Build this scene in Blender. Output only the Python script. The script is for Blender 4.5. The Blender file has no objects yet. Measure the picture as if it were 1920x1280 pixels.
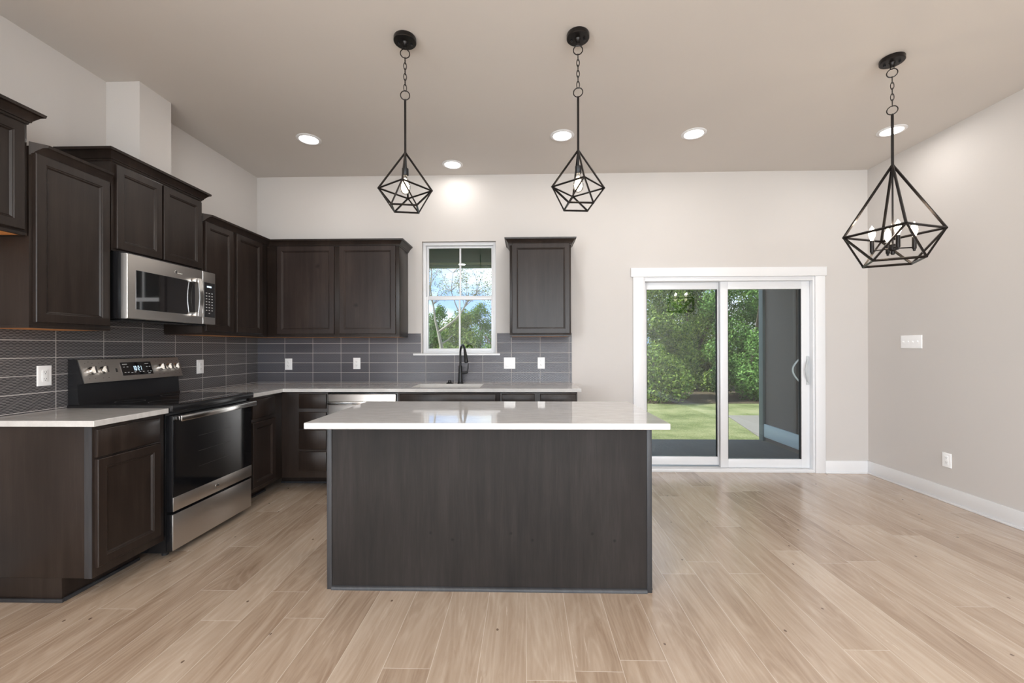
import bpy, bmesh, math, random
from mathutils import Vector, Matrix
import numpy as np

# ------------------------------------------------------------------ camera, world, sun, exposure
SC = bpy.context.scene
COL = SC.collection
H, XL, XR, D = 3.05, -2.795, 3.445, 4.322          # ceiling height, left wall, right wall, back wall
YR = -4.2                                          # rear wall behind the camera
CZ = 0.911                                         # worktop height

cam_d = bpy.data.cameras.new('camera'); cam = bpy.data.objects.new('camera', cam_d); COL.objects.link(cam)
cam_d.sensor_width = 36; cam_d.lens = 789.19 / 1920 * 36
cam_d.shift_x = -5.91 / 1920; cam_d.shift_y = 10.52 / 1920
cam_d.clip_start = 0.05; cam_d.clip_end = 300
cam.matrix_world = (Matrix.Translation((0, 0, 1.2706)) @ Matrix.Rotation(.0247, 4, 'Z') @
                    Matrix.Rotation(math.pi / 2 + .0011, 4, 'X') @ Matrix.Rotation(-.0024, 4, 'Z'))
SC.camera = cam
SC.view_settings.view_transform = 'Standard'; SC.view_settings.look = 'None'
SC.view_settings.gamma = 1; SC.view_settings.use_curve_mapping = False
SC.view_settings.exposure = 0.10
try:
    SC.cycles.use_denoising = True
    SC.cycles.max_bounces = 10; SC.cycles.diffuse_bounces = 6; SC.cycles.glossy_bounces = 4
    SC.cycles.transparent_max_bounces = 12; SC.cycles.transmission_bounces = 4
    SC.cycles.caustics_reflective = False; SC.cycles.caustics_refractive = False
    SC.cycles.sample_clamp_indirect = 4.0
except Exception:
    pass

wd = bpy.data.worlds.new('sky_world'); SC.world = wd; wd.use_nodes = True
nt = wd.node_tree; nt.nodes.clear()
wo = nt.nodes.new('ShaderNodeOutputWorld'); bg = nt.nodes.new('ShaderNodeBackground')
tc = nt.nodes.new('ShaderNodeTexCoord'); mp = nt.nodes.new('ShaderNodeMapping')
mp.inputs['Scale'].default_value = (1, 1, 2.6)
nz = nt.nodes.new('ShaderNodeTexNoise'); nz.inputs['Scale'].default_value = 3.2; nz.inputs['Detail'].default_value = 7
nz.inputs['Roughness'].default_value = .6
rp = nt.nodes.new('ShaderNodeValToRGB')
rp.color_ramp.elements[0].position = .42; rp.color_ramp.elements[0].color = (.30, .45, .78, 1)
rp.color_ramp.elements[1].position = .60; rp.color_ramp.elements[1].color = (.93, .96, 1.0, 1)
nt.links.new(tc.outputs['Generated'], mp.inputs['Vector']); nt.links.new(mp.outputs['Vector'], nz.inputs['Vector'])
nt.links.new(nz.outputs['Fac'], rp.inputs['Fac']); nt.links.new(rp.outputs['Color'], bg.inputs['Color'])
bg.inputs['Strength'].default_value = 2.0
nt.links.new(bg.outputs[0], wo.inputs['Surface'])

def light(name, kind, loc, energy, color=(1, 1, 1), size=None, size_y=None, rot=None, parent=None, spread=None, shape=None):
    l = bpy.data.lights.new(name, kind); l.energy = energy; l.color = color
    if kind == 'AREA':
        l.shape = shape or ('RECTANGLE' if size_y else 'DISK'); l.size = size
        if size_y: l.size_y = size_y
        if spread: l.spread = spread
    elif kind == 'SUN': l.angle = math.radians(1.0)
    elif size: l.shadow_soft_size = size
    o = bpy.data.objects.new(name, l); COL.objects.link(o); o.location = loc
    if rot is not None: o.rotation_euler = rot
    if parent: o.parent = parent; o.location = Vector(loc) - parent.location
    return o

sun = light('sun', 'SUN', (0, 0, 20), 9.5, (1, .95, .88))
sun.rotation_euler = Vector((-.62, -.02, .80)).to_track_quat('Z', 'Y').to_euler()
# added area lamps standing in for daylight, outside unseen rear windows
REARWIN = [(-.95, 1.0), (1.25, 3.2)]
for a, b in REARWIN:
    light('window_fill_lamp', 'AREA', ((a + b) / 2, YR - .25, 1.5), 165, (.87, .94, 1.0), size=b - a, size_y=2.3,
          rot=(math.radians(90), 0, 0))
# more fill lamps, outside unseen side windows added to light the walls
FILLWIN_LEFT = (-3.7, -1.1); FILLWIN_RIGHT = (-4.05, -3.35)
light('window_fill_lamp', 'AREA', (XR + .3, sum(FILLWIN_RIGHT) / 2, 1.5), 110, (.87, .94, 1.0), size=.7, size_y=2.3,
      rot=(math.radians(90), 0, math.radians(90)))
for sx, rz in ((XL - .3, -90),):
    light('window_fill_lamp', 'AREA', (sx, sum(FILLWIN_LEFT) / 2, 1.5), 330, (.87, .94, 1.0), size=FILLWIN_LEFT[1] - FILLWIN_LEFT[0], size_y=2.3,
          rot=(math.radians(90), 0, math.radians(rz)))
DOWN_W = 4.5

# ------------------------------------------------------------------ node helpers
class N:
    """tiny wrapper that makes shader maths readable"""
    def __init__(s, name):
        s.m = bpy.data.materials.new(name); s.m.use_nodes = True; s.t = s.m.node_tree
        s.b = s.t.nodes['Principled BSDF']; s.out = s.t.nodes['Material Output']
    def new(s, kind, **k):
        n = s.t.nodes.new(kind)
        for a, v in k.items(): setattr(n, a, v)
        return n
    def put(s, sock, v):
        if isinstance(v, bpy.types.NodeSocket): s.t.links.new(v, sock)
        else: sock.default_value = v
    def ma(s, op, a, b=0.0, c=None):
        n = s.new('ShaderNodeMath', operation=op); s.put(n.inputs[0], a); s.put(n.inputs[1], b)
        if c is not None: s.put(n.inputs[2], c)
        return n.outputs[0]
    def obj(s):
        n = s.new('ShaderNodeTexCoord'); return n.outputs['Object']
    def pos(s):
        n = s.new('ShaderNodeNewGeometry'); return n.outputs['Position']
    def sep(s, v):
        n = s.new('ShaderNodeSeparateXYZ'); s.put(n.inputs[0], v); return n.outputs
    def comb(s, x, y, z):
        n = s.new('ShaderNodeCombineXYZ'); s.put(n.inputs[0], x); s.put(n.inputs[1], y); s.put(n.inputs[2], z); return n.outputs[0]
    def map(s, v, scale):
        n = s.new('ShaderNodeMapping'); s.put(n.inputs['Vector'], v); n.inputs['Scale'].default_value = scale; return n.outputs[0]
    def noise(s, v, scale, detail=4, rough=.5, dist=0):
        n = s.new('ShaderNodeTexNoise'); s.put(n.inputs['Vector'], v); n.inputs['Scale'].default_value = scale
        n.inputs['Detail'].default_value = detail; n.inputs['Roughness'].default_value = rough
        n.inputs['Distortion'].default_value = dist; return n.outputs['Fac']
    def ramp(s, f, stops):
        n = s.new('ShaderNodeValToRGB'); s.put(n.inputs[0], f); e = n.color_ramp.elements
        while len(e) < len(stops): e.new(.5)
        for i, (p, c) in enumerate(stops): e[i].position = p; e[i].color = (*c, 1)
        return n.outputs['Color']
    def mix(s, f, a, b):
        n = s.new('ShaderNodeMix', data_type='RGBA'); s.put(n.inputs[0], f)
        for sk, v in ((n.inputs[6], a), (n.inputs[7], b)):
            s.put(sk, (*v, 1) if isinstance(v, tuple) else v)
        return n.outputs[2]
    def bump(s, h, strength=.2, dist=.01):
        n = s.new('ShaderNodeBump'); n.inputs['Strength'].default_value = strength; n.inputs['Distance'].default_value = dist
        s.put(n.inputs['Height'], h); s.t.links.new(n.outputs[0], s.b.inputs['Normal'])
    def set(s, **k):
        for a, v in k.items():
            a = {'color': 'Base Color', 'rough': 'Roughness', 'metal': 'Metallic', 'coat': 'Coat Weight',
                 'coat_rough': 'Coat Roughness', 'spec': 'Specular IOR Level', 'emit': 'Emission Color',
                 'es': 'Emission Strength', 'aniso': 'Anisotropic', 'trans': 'Transmission Weight', 'ior': 'IOR'}[a]
            if isinstance(v, tuple) and len(v) == 3: v = (*v, 1)
            s.put(s.b.inputs[a], v)
        return s.m

def srgb(r, g, b):
    f = lambda c: (c / 255 / 12.92) if c / 255 < .04045 else ((c / 255 + .055) / 1.055) ** 2.4
    return (f(r), f(g), f(b))

def flat(name, col, rough=.5, metal=0, grain=0.0, **k):
    n = N(name)
    if grain:
        f = n.noise(n.obj(), 60, 3)
        c = n.mix(f, tuple(x * (1 - grain) for x in col), tuple(x * (1 + grain) for x in col))
        return n.set(color=c, rough=rough, metal=metal, **k)
    return n.set(color=col, rough=rough, metal=metal, **k)

def paint(name, col):
    n = N(name); v = n.pos()
    f = n.noise(v, 1.4, 3); c = n.mix(f, tuple(x * .975 for x in col), tuple(x * 1.025 for x in col))
    n.bump(n.noise(v, 160, 2), .12, .002)
    return n.set(color=c, rough=.72, spec=.3)

M = {}
M['wall'] = paint('greige_wall_paint', srgb(196, 191, 187))  # walls and ceiling share one paint; toned down here to offset strong light
M['ceiling'] = paint('greige_paint_brightened', srgb(206, 201, 196))  # same paint as the walls, lightened to make up for weaker light
M['white'] = flat('white_trim_paint', srgb(224, 224, 225), .35, grain=.01)
M['vinyl'] = flat('white_vinyl', srgb(222, 223, 225), .3, grain=.01)
M['plate'] = flat('white_plastic', srgb(240, 240, 240), .3, grain=.01)
M['handle_shaded'] = flat('shaded_vinyl_handle', srgb(188, 192, 194), .3)  # white vinyl, greyed to put the handle's rounded shading into its colour
M['slot'] = flat('outlet_slot', srgb(60, 58, 56), .5)
M['black_metal'] = flat('matte_black_metal', (.011, .011, .012), .38, .3, grain=.2)
M['bronze'] = flat('dark_bronze_metal', (.016, .013, .012), .33, .6, grain=.2)
M['black'] = flat('black_enamel', (.010, .010, .011), .22, grain=.1)
M['black_glass'] = flat('black_glass', (.006, .006, .007), .04, coat=1.0, coat_rough=.02, spec=1.0, ior=1.75)
M['oven_glass'] = flat('oven_door_glass', (.006, .006, .007), .07)
M['maple'] = flat('raw_maple', srgb(214, 146, 82), .6, grain=.15)
M['chrome'] = flat('polished_steel', (.75, .74, .72), .16, 1.0)
M['rubber'] = flat('black_rubber', (.012, .012, .012), .7)
M['porcelain'] = flat('white_porcelain', srgb(240, 240, 236), .12)
M['siding'] = flat('grey_siding_paint', srgb(116, 108, 105), .7, grain=.06)
M['pale_blue_trim'] = flat('pale_trim_paint', srgb(190, 205, 212), .5, grain=.03)
M['corner_trim'] = flat('grey_corner_board_paint', srgb(122, 132, 134), .6, grain=.04)
M['soffit'] = flat('patio_beam_paint', srgb(58, 98, 72), .7, grain=.05)
M['soffit_light'] = flat('patio_fascia_paint', srgb(120, 140, 100), .7, grain=.05)

def steel(name, col):
    n = N(name); p = n.pos(); x = n.sep(p)
    f = n.noise(n.comb(n.ma('MULTIPLY', x[0], 4.0), n.ma('MULTIPLY', x[1], 4.0), n.ma('MULTIPLY', x[2], 900.0)), 1.0, 2)
    r = n.ma('MULTIPLY_ADD', f, .12, .30)
    n.bump(f, .02, .001)
    return n.set(color=col, rough=r, metal=1.0)
M['steel'] = steel('brushed_stainless', (.56, .53, .50))

def wood(name, a, b, c, rough=.27, sc=1.0, knots=None, spec=.30):
    n = N(name); x = n.sep(n.pos())
    u = n.ma('ADD', n.ma('MULTIPLY', x[0], 26.0 * sc), n.ma('MULTIPLY', x[1], 23.0 * sc))
    g1 = n.noise(n.comb(u, 0.0, n.ma('MULTIPLY', x[2], 1.6)), 1.0, 5, .62, .3)
    u2 = n.ma('ADD', n.ma('MULTIPLY', x[0], 230.0), n.ma('MULTIPLY', x[1], 210.0))
    g2 = n.noise(n.comb(u2, 3.0, n.ma('MULTIPLY', x[2], 9.0)), 1.0, 3, .6)
    big = n.noise(n.comb(n.ma('MULTIPLY', x[0], 4.0), n.ma('MULTIPLY', x[1], 4.0), n.ma('MULTIPLY', x[2], 1.3)), 1.0, 3)
    f = n.ma('ADD', n.ma('MULTIPLY', g1, .38), n.ma('ADD', n.ma('MULTIPLY', g2, .20), n.ma('MULTIPLY', big, .42)))
    col = n.ramp(f, [(.34, a), (.5, b), (.68, c)])
    if knots:
        k = None
        for (kx, kz, s) in knots:
            dx = n.ma('MULTIPLY', n.ma('SUBTRACT', x[0], kx), 1 / s)
            dz = n.ma('MULTIPLY', n.ma('SUBTRACT', x[2], kz), 1 / s)
            d = n.ma('SQRT', n.ma('ADD', n.ma('MULTIPLY', dx, dx), n.ma('MULTIPLY', dz, dz)))
            d = n.ma('ADD', d, n.ma('MULTIPLY', n.noise(n.pos(), 60, 2), 1.2))
            v = n.ma('MINIMUM', n.ma('MAXIMUM', n.ma('SUBTRACT', 1.9, d), 0.0), 1.0)
            k = v if k is None else n.ma('MAXIMUM', k, v)
        col = n.mix(n.ma('MULTIPLY', k, .75), col, tuple(t * .25 for t in a))
    n.bump(n.ma('ADD', g2, n.ma('MULTIPLY', g1, .4)), .10, .001)
    return n.set(color=col, rough=rough + .07, spec=spec)
M['cab'] = wood('espresso_stained_wood', srgb(28, 21, 18), srgb(40, 32, 28), srgb(54, 45, 40))
M['island'] = wood('espresso_island_panel', srgb(24, 21, 20), srgb(36, 32, 30), srgb(49, 44, 42), rough=.46, spec=.22,
                   knots=[(-.50, .30, .008), (-.385, .265, .008), (-.08, .30, .008), (.035, .265, .008), (.345, .30, .008), (.46, .265, .008)])
M['cab_edge'] = wood('espresso_moulding', srgb(40, 40, 42), srgb(52, 52, 54), srgb(66, 66, 68), rough=.3)
M['cab_knot'] = wood('espresso_knotty_panel', srgb(32, 25, 22), srgb(46, 37, 34), srgb(62, 52, 47),
                     knots=[(-2.0, 2.06, .022), (-1.63, 1.68, .022)])

def quartz():
    n = N('white_quartz'); p = n.pos()
    f = n.noise(n.map(p, (1, 3.5, 1)), 9, 6, .65, .4); g = n.noise(p, 240, 2)
    c = n.ramp(n.ma('ADD', n.ma('MULTIPLY', f, .75), n.ma('MULTIPLY', g, .25)),
               [(.3, srgb(189, 187, 184)), (.5, srgb(201, 199, 197)), (.7, srgb(211, 210, 208))])
    return n.set(color=c, rough=.05, spec=.7)
M['quartz'] = quartz()

def floor_mat():
    n = N('light_oak_planks'); x = n.sep(n.pos())
    W, Lg = .19, 1.22
    xs = n.ma('DIVIDE', n.ma('ADD', x[0], 1.33 + 19 * W), W)
    col = n.ma('FLOOR', xs); fx = n.ma('FRACT', xs)
    wn = n.new('ShaderNodeTexWhiteNoise', noise_dimensions='1D'); n.put(wn.inputs['W'], col)
    ys = n.ma('DIVIDE', n.ma('ADD', n.ma('ADD', x[1], 20.0), n.ma('MULTIPLY', wn.outputs['Value'], Lg)), Lg)
    row = n.ma('FLOOR', ys); fy = n.ma('FRACT', ys)
    w2 = n.new('ShaderNodeTexWhiteNoise', noise_dimensions='3D'); n.put(w2.inputs['Vector'], n.comb(col, row, 4.0))
    rnd = w2.outputs['Value']
    z = n.ma('MULTIPLY', rnd, 57.0)
    g1 = n.noise(n.comb(n.ma('MULTIPLY', x[0], 7.0), n.ma('MULTIPLY', x[1], 1.1), z), 1.0, 5, .6, 1.8)
    g2 = n.noise(n.comb(n.ma('MULTIPLY', x[0], 60.0), n.ma('MULTIPLY', x[1], 2.6), z), 1.0, 4, .65, .5)
    g3 = n.noise(n.comb(n.ma('MULTIPLY', x[0], 170.0), n.ma('MULTIPLY', x[1], 11.0), z), 1.0, 2, .5)
    gc = n.noise(n.comb(n.ma('MULTIPLY', x[0], 5.5), n.ma('MULTIPLY', x[1], .62), z), 1.0, 1.5, .5, .35)
    cath = n.ma('MULTIPLY_ADD', n.ma('SINE', n.ma('MULTIPLY', gc, 120.0)), .5, .5)
    cath = n.ma('POWER', cath, 3.0)
    f = n.ma('ADD', n.ma('MULTIPLY', g1, .50), n.ma('ADD', n.ma('MULTIPLY', g2, .22), n.ma('MULTIPLY', g3, .05)))
    f = n.ma('ADD', f, n.ma('MULTIPLY_ADD', cath, .060, .03))
    f = n.ma('ADD', f, n.ma('MULTIPLY', n.ma('SUBTRACT', rnd, .5), .20))
    c = n.ramp(f, [(.24, srgb(148, 125, 105)), (.40, srgb(174, 153, 133)), (.55, srgb(190, 171, 152)), (.76, srgb(208, 193, 176))])
    fl = n.noise(n.comb(n.ma('MULTIPLY', x[0], 34.0), n.ma('MULTIPLY', x[1], 3.2), z), 1.0, 4, .7, 1.2)
    fl = n.ma('MINIMUM', n.ma('MAXIMUM', n.ma('MULTIPLY', n.ma('SUBTRACT', fl, .60), 6.0), 0.0), 1.0)
    c = n.mix(n.ma('MULTIPLY', fl, .45), c, srgb(136, 110, 88))
    # small dark knots
    vo = n.new('ShaderNodeTexVoronoi', voronoi_dimensions='2D'); n.put(vo.inputs['Vector'], n.comb(n.ma('MULTIPLY', x[0], 2.4), n.ma('MULTIPLY', x[1], 1.7), 0.0))
    vo.inputs['Scale'].default_value = 1.0
    kn = n.ma('LESS_THAN', n.ma('ADD', vo.outputs['Distance'], n.ma('MULTIPLY', n.noise(n.pos(), 90, 2), .012)), .019)
    c = n.mix(n.ma('MULTIPLY', kn, .8), c, srgb(84, 62, 48))
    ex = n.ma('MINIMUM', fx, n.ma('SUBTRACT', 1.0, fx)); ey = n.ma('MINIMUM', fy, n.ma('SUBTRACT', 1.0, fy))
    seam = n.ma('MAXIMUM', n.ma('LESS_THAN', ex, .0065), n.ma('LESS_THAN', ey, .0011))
    c = n.mix(n.ma('MULTIPLY', seam, .6), c, srgb(226, 214, 200))  # highlights on the plank edges, painted in as a lighter seam colour
    n.bump(n.ma('SUBTRACT', n.ma('MULTIPLY', g3, .25), seam), .10, .002)
    r = n.ma('MULTIPLY_ADD', g2, .12, .19)
    return n.set(color=c, rough=r, spec=1.0, coat=.3, coat_rough=.22)
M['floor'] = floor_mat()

def tile_mat(name, axis, orig, shade_amt, la, lb):
    n = N(name); x = n.sep(n.pos()); u = x[axis]; z = x[2]
    pu, pz = (.2945, .1003) if axis == 0 else (.2840, .1003)
    tu = n.ma('FRACT', n.ma('DIVIDE', n.ma('SUBTRACT', u, orig - 20 * pu), pu))
    tz = n.ma('FRACT', n.ma('DIVIDE', n.ma('SUBTRACT', z, .9175), pz))
    iu = n.ma('FLOOR', n.ma('DIVIDE', n.ma('SUBTRACT', u, orig - 20 * pu), pu))
    iz = n.ma('FLOOR', n.ma('DIVIDE', n.ma('SUBTRACT', z, .9175), pz))
    eu = n.ma('MULTIPLY', n.ma('MINIMUM', tu, n.ma('SUBTRACT', 1.0, tu)), pu)
    ez = n.ma('MULTIPLY', n.ma('MINIMUM', tz, n.ma('SUBTRACT', 1.0, tz)), pz)
    g = n.ma('LESS_THAN', n.ma('MINIMUM', eu, ez), .0021)
    w = n.new('ShaderNodeTexWhiteNoise', noise_dimensions='2D'); n.put(w.inputs['Vector'], n.comb(iu, iz, 0.0))
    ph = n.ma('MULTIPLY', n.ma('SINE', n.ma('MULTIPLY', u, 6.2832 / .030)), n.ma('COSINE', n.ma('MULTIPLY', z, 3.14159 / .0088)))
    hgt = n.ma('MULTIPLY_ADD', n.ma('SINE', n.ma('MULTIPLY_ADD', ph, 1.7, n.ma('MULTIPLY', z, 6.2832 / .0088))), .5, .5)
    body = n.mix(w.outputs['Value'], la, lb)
    body = n.mix(n.ma('MULTIPLY', n.ma('SUBTRACT', 1.0, hgt), shade_amt), body, srgb(28, 28, 31))  # shade in the wave troughs, darkened into the tile colour
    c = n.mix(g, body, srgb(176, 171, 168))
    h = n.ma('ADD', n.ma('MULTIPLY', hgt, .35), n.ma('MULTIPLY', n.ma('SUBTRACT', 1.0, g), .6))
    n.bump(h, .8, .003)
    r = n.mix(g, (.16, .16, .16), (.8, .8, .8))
    return n.set(color=c, rough=r, spec=.55)
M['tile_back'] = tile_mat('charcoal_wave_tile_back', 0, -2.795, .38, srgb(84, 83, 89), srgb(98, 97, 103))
M['tile_left'] = tile_mat('charcoal_wave_tile_left', 1, 2.430, .92, srgb(110, 107, 108), srgb(126, 122, 122))  # same tile as the back wall, with stronger painted relief shading

def glass_mat(name, tint, refl=1.0):
    n = N(name); n.t.nodes.remove(n.b)
    tr = n.new('ShaderNodeBsdfTransparent'); tr.inputs[0].default_value = (*tint, 1)
    gl = n.new('ShaderNodeBsdfGlossy'); gl.inputs['Roughness'].default_value = .01
    fr = n.new('ShaderNodeFresnel'); fr.inputs['IOR'].default_value = 1.5
    f = n.ma('MINIMUM', n.ma('MULTIPLY', fr.outputs[0], refl), 1.0)
    mx = n.new('ShaderNodeMixShader'); n.put(mx.inputs[0], f)
    n.t.links.new(tr.outputs[0], mx.inputs[1]); n.t.links.new(gl.outputs[0], mx.inputs[2])
    n.t.links.new(mx.outputs[0], n.out.inputs['Surface'])
    return n.m
M['glass'] = glass_mat('window_glass', (.91, .945, .94), 1.0)
M['bulb_glass'] = glass_mat('clear_bulb_glass', (.98, .97, .94), .8)

def emit(name, col, s):
    n = N(name); return n.set(color=(.8, .8, .8), emit=col, es=s)
M['lens'] = emit('downlight_lens', (1, .97, .93), 9)
M['filament'] = emit('bulb_filament', (1, .84, .62), 4)
M['bulb_lit'] = emit('frosted_candle_bulb', (1, .86, .66), 5)
M['display'] = emit('blue_white_digits', (.5, .78, 1.0), 1.0)
M['burner'] = flat('burner_print', (.03, .03, .03), .4)
M['legend'] = flat('printed_legend', srgb(190, 190, 190), .5)

def grass_mat():
    n = N('lawn_grass'); p = n.pos()
    f = n.noise(p, 1.3, 5, .6); g = n.noise(n.map(p, (40, 40, 1)), 1.0, 4, .7)
    c = n.ramp(n.ma('ADD', n.ma('MULTIPLY', f, .55), n.ma('MULTIPLY', g, .45)),
               [(.3, srgb(72, 84, 50)), (.45, srgb(120, 130, 86)), (.56, srgb(152, 156, 114)), (.74, srgb(182, 170, 146))])
    n.bump(g, 1.0, .05)
    return n.set(color=c, rough=.9, spec=.1)
M['grass'] = grass_mat()
def ground_mat(name, a, b, sc=14):
    n = N(name); p = n.pos(); f = n.noise(p, sc, 6, .7)
    n.bump(f, .6, .03)
    return n.set(color=n.mix(f, a, b), rough=.9, spec=.15)
M['leaf_litter'] = ground_mat('leaf_litter', srgb(50, 44, 36), srgb(98, 88, 72))
M['gravel'] = ground_mat('gravel', srgb(92, 90, 86), srgb(140, 136, 130), 30)
M['concrete'] = ground_mat('patio_concrete', srgb(92, 94, 94), srgb(112, 114, 112), 3)

def leaf_mat(name, a, b):
    n = N(name)
    gi = n.new('ShaderNodeNewGeometry'); c = n.mix(gi.outputs['Random Per Island'], a, b)
    n.set(color=c, rough=.6, spec=.25)
    tl = n.new('ShaderNodeBsdfTranslucent'); n.put(tl.inputs[0], c)
    mx = n.new('ShaderNodeMixShader'); mx.inputs[0].default_value = .25
    n.t.links.new(n.b.outputs[0], mx.inputs[1]); n.t.links.new(tl.outputs[0], mx.inputs[2])
    n.t.links.new(mx.outputs[0], n.out.inputs['Surface'])
    return n.m
M['leaf_cedar'] = leaf_mat('cedar_foliage', srgb(46, 82, 32), srgb(140, 164, 74))
M['leaf_oak'] = leaf_mat('oak_leaves', srgb(60, 96, 44), srgb(120, 158, 82))
M['leaf_pale'] = leaf_mat('pale_leaves', srgb(96, 118, 62), srgb(160, 172, 108))
M['bark'] = ground_mat('grey_brown_bark', srgb(84, 74, 66), srgb(128, 116, 104), 20)
M['bark_pale'] = ground_mat('pale_bark', srgb(150, 142, 130), srgb(206, 200, 190), 12)

# ------------------------------------------------------------------ mesh helpers
class MB:
    def __init__(s): s.v = []; s.f = []; s.smooth = []
    def add(s, vs, fs, smooth=False):
        o = len(s.v); s.v += [tuple(v) for v in vs]; s.f += [tuple(i + o for i in f) for f in fs]; s.smooth += [smooth] * len(fs)
        return s
    def box(s, x0, x1, y0, y1, z0, z1, bev=0, P=None):
        bm = bmesh.new()
        vs = [bm.verts.new((x, y, z)) for x in (x0, x1) for y in (y0, y1) for z in (z0, z1)]
        for q in ((0, 1, 3, 2), (4, 6, 7, 5), (0, 4, 5, 1), (2, 3, 7, 6), (0, 2, 6, 4), (1, 5, 7, 3)): bm.faces.new([vs[i] for i in q])
        if bev: bmesh.ops.bevel(bm, geom=bm.edges[:], offset=bev, segments=2, profile=.5, affect='EDGES')
        bm.verts.index_update()
        vv = [v.co.copy() for v in bm.verts]
        if P: vv = [P(*v) for v in vv]
        s.add(vv, [[v.index for v in f.verts] for f in bm.faces]); bm.free(); return s
    def tube(s, pts, r, seg=8, closed=False, caps=True):
        pts = [Vector(p) for p in pts]; n = len(pts); rs = r if isinstance(r, (list, tuple)) else [r] * n
        vs = []; up = None
        for i, p in enumerate(pts):
            a = pts[i - 1] if (i or closed) else p; b = pts[(i + 1) % n] if (i < n - 1 or closed) else p
            t = (b - a).normalized()
            if up is None: up = (Vector((0, 0, 1)) if abs(t.z) < .9 else Vector((1, 0, 0)))
            e = t.cross(up).normalized(); g = e.cross(t).normalized(); up = g
            vs += [p + (e * math.cos(2 * math.pi * k / seg) + g * math.sin(2 * math.pi * k / seg)) * rs[i] for k in range(seg)]
        fs = []
        for i in range(n if closed else n - 1):
            j = (i + 1) % n
            for k in range(seg): fs.append((i * seg + k, i * seg + (k + 1) % seg, j * seg + (k + 1) % seg, j * seg + k))
        s.add(vs, fs, True)
        if caps and not closed:
            o = len(s.v) - len(vs)
            s.f.append(tuple(o + k for k in range(seg))[::-1]); s.f.append(tuple(o + (n - 1) * seg + k for k in range(seg))); s.smooth += [False, False]
        return s
    def lathe(s, c, prof, seg=24, axis='Z'):
        vs = []
        for r, h in prof:
            for k in range(seg):
                a = 2 * math.pi * k / seg; p = (r * math.cos(a), r * math.sin(a), h)
                if axis == 'X': p = (p[2], p[0], p[1])
                if axis == 'Y': p = (p[0], p[2], p[1])
                vs.append((c[0] + p[0], c[1] + p[1], c[2] + p[2]))
        fs = [(i * seg + k, i * seg + (k + 1) % seg, (i + 1) * seg + (k + 1) % seg, (i + 1) * seg + k)
              for i in range(len(prof) - 1) for k in range(seg)]
        s.add(vs, fs, True)
        o = len(s.v) - len(vs)
        if prof[0][0] > 1e-6: s.f.append(tuple(o + k for k in range(seg))); s.smooth.append(False)
        if prof[-1][0] > 1e-6: s.f.append(tuple(o + (len(prof) - 1) * seg + k for k in range(seg))); s.smooth.append(False)
        return s
    def ring(s, c, R, r, axis='Y', seg=28, rot=0, sy=1.0):
        pts = []
        for k in range(seg):
            a = 2 * math.pi * k / seg; x, z = R * math.cos(a), R * sy * math.sin(a)
            if axis == 'Z': pts.append((c[0] + x, c[1] + z, c[2]))
            else: pts.append((c[0] + x * math.cos(rot), c[1] + x * math.sin(rot), c[2] + z))
        return s.tube(pts, r, 6, closed=True)
    def cells(s, xs, ys, inc, w0, w1, P):
        """slab made of grid cells (with holes); P maps (x, y, w) into the world"""
        idx = {}; vs = []
        def vid(i, j, k):
            if (i, j, k) not in idx: idx[(i, j, k)] = len(vs); vs.append(P(xs[i], ys[j], w1 if k else w0))
            return idx[(i, j, k)]
        fs = []; nx, ny = len(xs) - 1, len(ys) - 1
        on = lambda i, j: 0 <= i < nx and 0 <= j < ny and inc(i, j)
        for i in range(nx):
            for j in range(ny):
                if not on(i, j): continue
                for k in (0, 1): fs.append([vid(i, j, k), vid(i + 1, j, k), vid(i + 1, j + 1, k), vid(i, j + 1, k)])
                for (di, dj, a, b) in ((-1, 0, (i, j), (i, j + 1)), (1, 0, (i + 1, j), (i + 1, j + 1)), (0, -1, (i, j), (i + 1, j)), (0, 1, (i, j + 1), (i + 1, j + 1))):
                    if not on(i + di, j + dj): fs.append([vid(*a, 0), vid(*b, 0), vid(*b, 1), vid(*a, 1)])
        return s.add(vs, fs)
    def door(s, P, a0, a1, z0, z1, d0, t=.02, fw=.052):
        L = [(0, d0), (0, d0 + t - .003), (.003, d0 + t), (fw - .008, d0 + t), (fw - .004, d0 + t - .0035), (fw - .001, d0 + t - .0035),
             (fw + .006, d0 + t - .0105), (fw + .008, d0 + t - .0105)]
        return s.loops(P, a0, a1, z0, z1, L)
    def loops(s, P, a0, a1, z0, z1, L):
        vs = []
        for i, d in L: vs += [P(a0 + i, d, z0 + i), P(a1 - i, d, z0 + i), P(a1 - i, d, z1 - i), P(a0 + i, d, z1 - i)]
        fs = [(4 * q + k, 4 * q + (k + 1) % 4, 4 * q + 4 + (k + 1) % 4, 4 * q + 4 + k) for q in range(len(L) - 1) for k in range(4)]
        fs.append((0, 1, 2, 3)); e = 4 * (len(L) - 1); fs.append((e, e + 1, e + 2, e + 3))
        return s.add(vs, fs)
    def sweep(s, path, prof, s0=0.0, s1=0.0, side=1):
        """moulding: path = plan points (x,y); prof = (offset, z); s0/s1 slant the two ends; mitred corners"""
        n = len(path); pts = [Vector(p) for p in path]; rows = []
        dirs = [(pts[i + 1] - pts[i]).normalized() for i in range(n - 1)]
        nor = [Vector((d.y, -d.x)) * side for d in dirs]
        for i in range(n):
            row = []
            for o, z in prof:
                if i == 0: q = pts[0] + nor[0] * o + dirs[0] * s0 * o
                elif i == n - 1: q = pts[-1] + nor[-1] * o + dirs[-1] * s1 * o
                else:
                    m = (nor[i - 1] + nor[i]).normalized(); q = pts[i] + m * (o / max(.2, m.dot(nor[i])))
                row.append((q.x, q.y, z))
            rows.append(row)
        k = len(prof); vs = [v for r in rows for v in r]
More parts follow.
